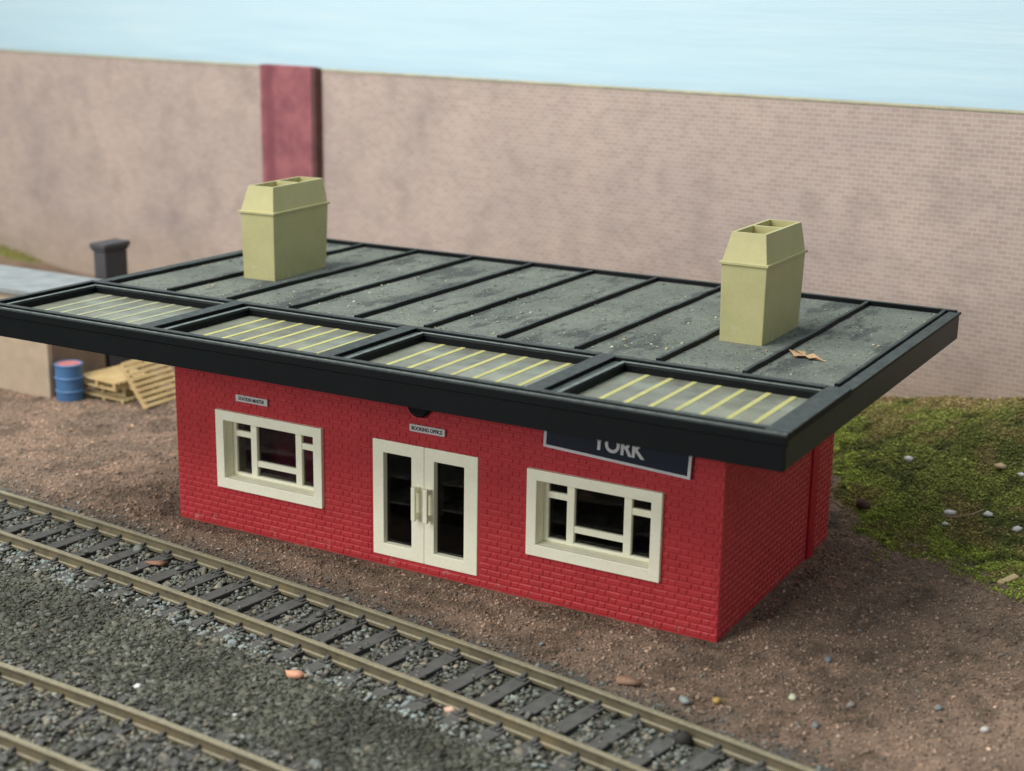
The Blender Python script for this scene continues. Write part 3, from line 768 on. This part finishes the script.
stone('stone', 16.69,-3.46,.15,(134,142,138),'grey stone resting against the far rail at lower right','stone',.5,.01,1.4)
stone('stone', 19.34,-3.01,.12,(124,130,128),'small grey-blue stone at the far rail close to the bottom edge','stone',.6,.01)
stone('stone', 19.65,-1.62,.13,(136,128,122),'greyish brown stone on the earth right of the round whitish pebble','stone',.6,.01)
stone('stone', 22.3,-1.35,.11,(186,182,176),'white chip on the earth in the bottom right corner','stone',.6,.01)
stone('stone', 18.58,.15,.13,(120,126,130),'bluish grey stone on the earth in front of the end wall','stone',.55,.01,1.2)
stone('stone', 21.25,-.84,.11,(122,128,128),'small dull grey stone on the earth at far right','stone',.55,.01)
stone('stone', 6.57,-8.69,.10,(214,214,214),'tiny white chip on the dark cinder at lower left','stone',.6,.02)
stone('stone', 9.1,-8.61,.07,(224,224,230),'tiniest white speck on the cinder near the bottom edge','stone',.6,.02)
CAMP = np.array((27.31011,-29.78985,14.25474)); CR = np.array((.86922703,.49416038,.01580823)); CU = np.array((-.13902681,.21361425,.96697492)); CF = np.array((-.47446383,.8427185,-.25438083))
pebs = [((16.9,12.65),.20,(225,232,228),'round white pebble on the mossy bank just below the roof corner',1.0),
        ((18.68,10.4),.19,(222,228,226),'white oval pebble in the middle of the mossy bank',1.4),
        ((19.69,10.47),.15,(220,226,222),'flat white pebble right of the oval one on the mossy bank',1.4),
        ((18.75,9.72),.12,(190,200,192),'thin greyish white pebble just below the oval one',1.6),
        ((20.59,10.05),.17,(216,226,224),'white pebble on the turf at the right edge of the picture, lowest of the bank',1.1),
        ((20.16,12.31),.14,(214,222,220),'small white pebble at the right edge, beside the beige stone',1.1),
        ((19.53,12.54),.2,(176,160,126),'beige stone high on the mossy bank at right',1.2)]
for (px, py), s, c, l, e in pebs:
    stone('pebble', px, py, s*.74, c, l, 'pebble', .65, .05, e, .25)
mb = MB(); mb.hexa([(-.3,-.09,0),(.3,-.11,0),(.32,.09,0),(-.28,.1,0),(-.29,-.08,.06),(.3,-.1,.06),(.31,.08,.06),(-.28,.09,.06)])
o = mb.build('wood_chip', M['pallet_b'], None, .01); o.location = (21.0, 7.0, .14); o.rotation_euler = (.1, -.2, 1.0)
tag(o, 'small pale wood chip at the lower edge of the mossy turf', 'wood chip')

tw = MB(); pts = [(18.50,10.30),(18.75,10.22),(19.02,10.33),(19.3,10.42),(19.55,10.62)]
for k in range(4):
    (xa, ya), (xb, yb) = pts[k], pts[k+1]; za, zb = [float(height(np.array([q[0]]), np.array([q[1]]))[0])+.07 for q in (pts[k], pts[k+1])]
    L = math.hypot(xb-xa, yb-ya); nx, ny = -(yb-ya)/L*.022, (xb-xa)/L*.022
    tw.hexa([(xa-nx,ya-ny,za-.02),(xb-nx,yb-ny,zb-.02),(xb+nx,yb+ny,zb-.02),(xa+nx,ya+ny,za-.02),(xa-nx,ya-ny,za+.02),(xb-nx,yb-ny,zb+.02),(xb+nx,yb+ny,zb+.02),(xa+nx,ya+ny,za+.02)])
tag(tw.build('twig', plastic('dead_twig', lin(150,132,104), None, .9)), 'thin dead twig lying between the oval and the flat white pebbles', 'twig')
stone('clod', 16.35, 10.1, .24, (74,56,46), 'dark brown clod of earth on the moss near the back corner of the building', 'clod', .7, .06)

# ------------------------------------------------------------------ light
w = bpy.data.worlds.new('World'); scene.world = w; w.use_nodes = True
bg = w.node_tree.nodes['Background']; bg.inputs[0].default_value = (.93, .98, 1.0, 1); bg.inputs[1].default_value = .44
def area(name, loc, target, size, size_y, power, col):
    l = bpy.data.lights.new(name, 'AREA'); l.shape = 'RECTANGLE'; l.size = size; l.size_y = size_y; l.energy = power; l.color = col
    o = link(bpy.data.objects.new(name, l)); o.location = loc
    o.rotation_euler = (Vector(target)-Vector(loc)).to_track_quat('-Z', 'Y').to_euler(); return o
area('ceiling_lamp', (-16, -36, 54), (4, 4, 1), 46, 30, 40000, (1, .975, .92))
area('overhead_fill', (-10, 4, 66), (2, 4, 0), 40, 36, 31000, (1, .98, .94))  # overhead fill, added to lift the ground and roof deck
area('front_fill', (-22, -70, 26), (4, 0, 2), 44, 22, 24500, (.98, .99, 1))  # low frontal fill, added to brighten the front wall and cream frames

# ------------------------------------------------------------------ camera
cam = bpy.data.cameras.new('camera'); co = link(bpy.data.objects.new('camera', cam)); scene.camera = co
cam.sensor_width = 36; cam.sensor_fit = 'HORIZONTAL'; cam.lens = 1493.26*36/1024
cam.clip_start = .1; cam.clip_end = 500
Mx = Matrix.Identity(4)
for i, vec in enumerate((CR, CU, -CF)):
    for j in range(3): Mx[j][i] = float(vec[j])
for j in range(3): Mx[j][3] = float(CAMP[j])
co.matrix_world = Mx
cam.dof.use_dof = True; cam.dof.focus_distance = 37.3; cam.dof.aperture_fstop = .19; cam.dof.aperture_blades = 0

scene.view_settings.view_transform = 'Standard'; scene.view_settings.look = 'None'; scene.view_settings.exposure = 0; scene.view_settings.gamma = 1
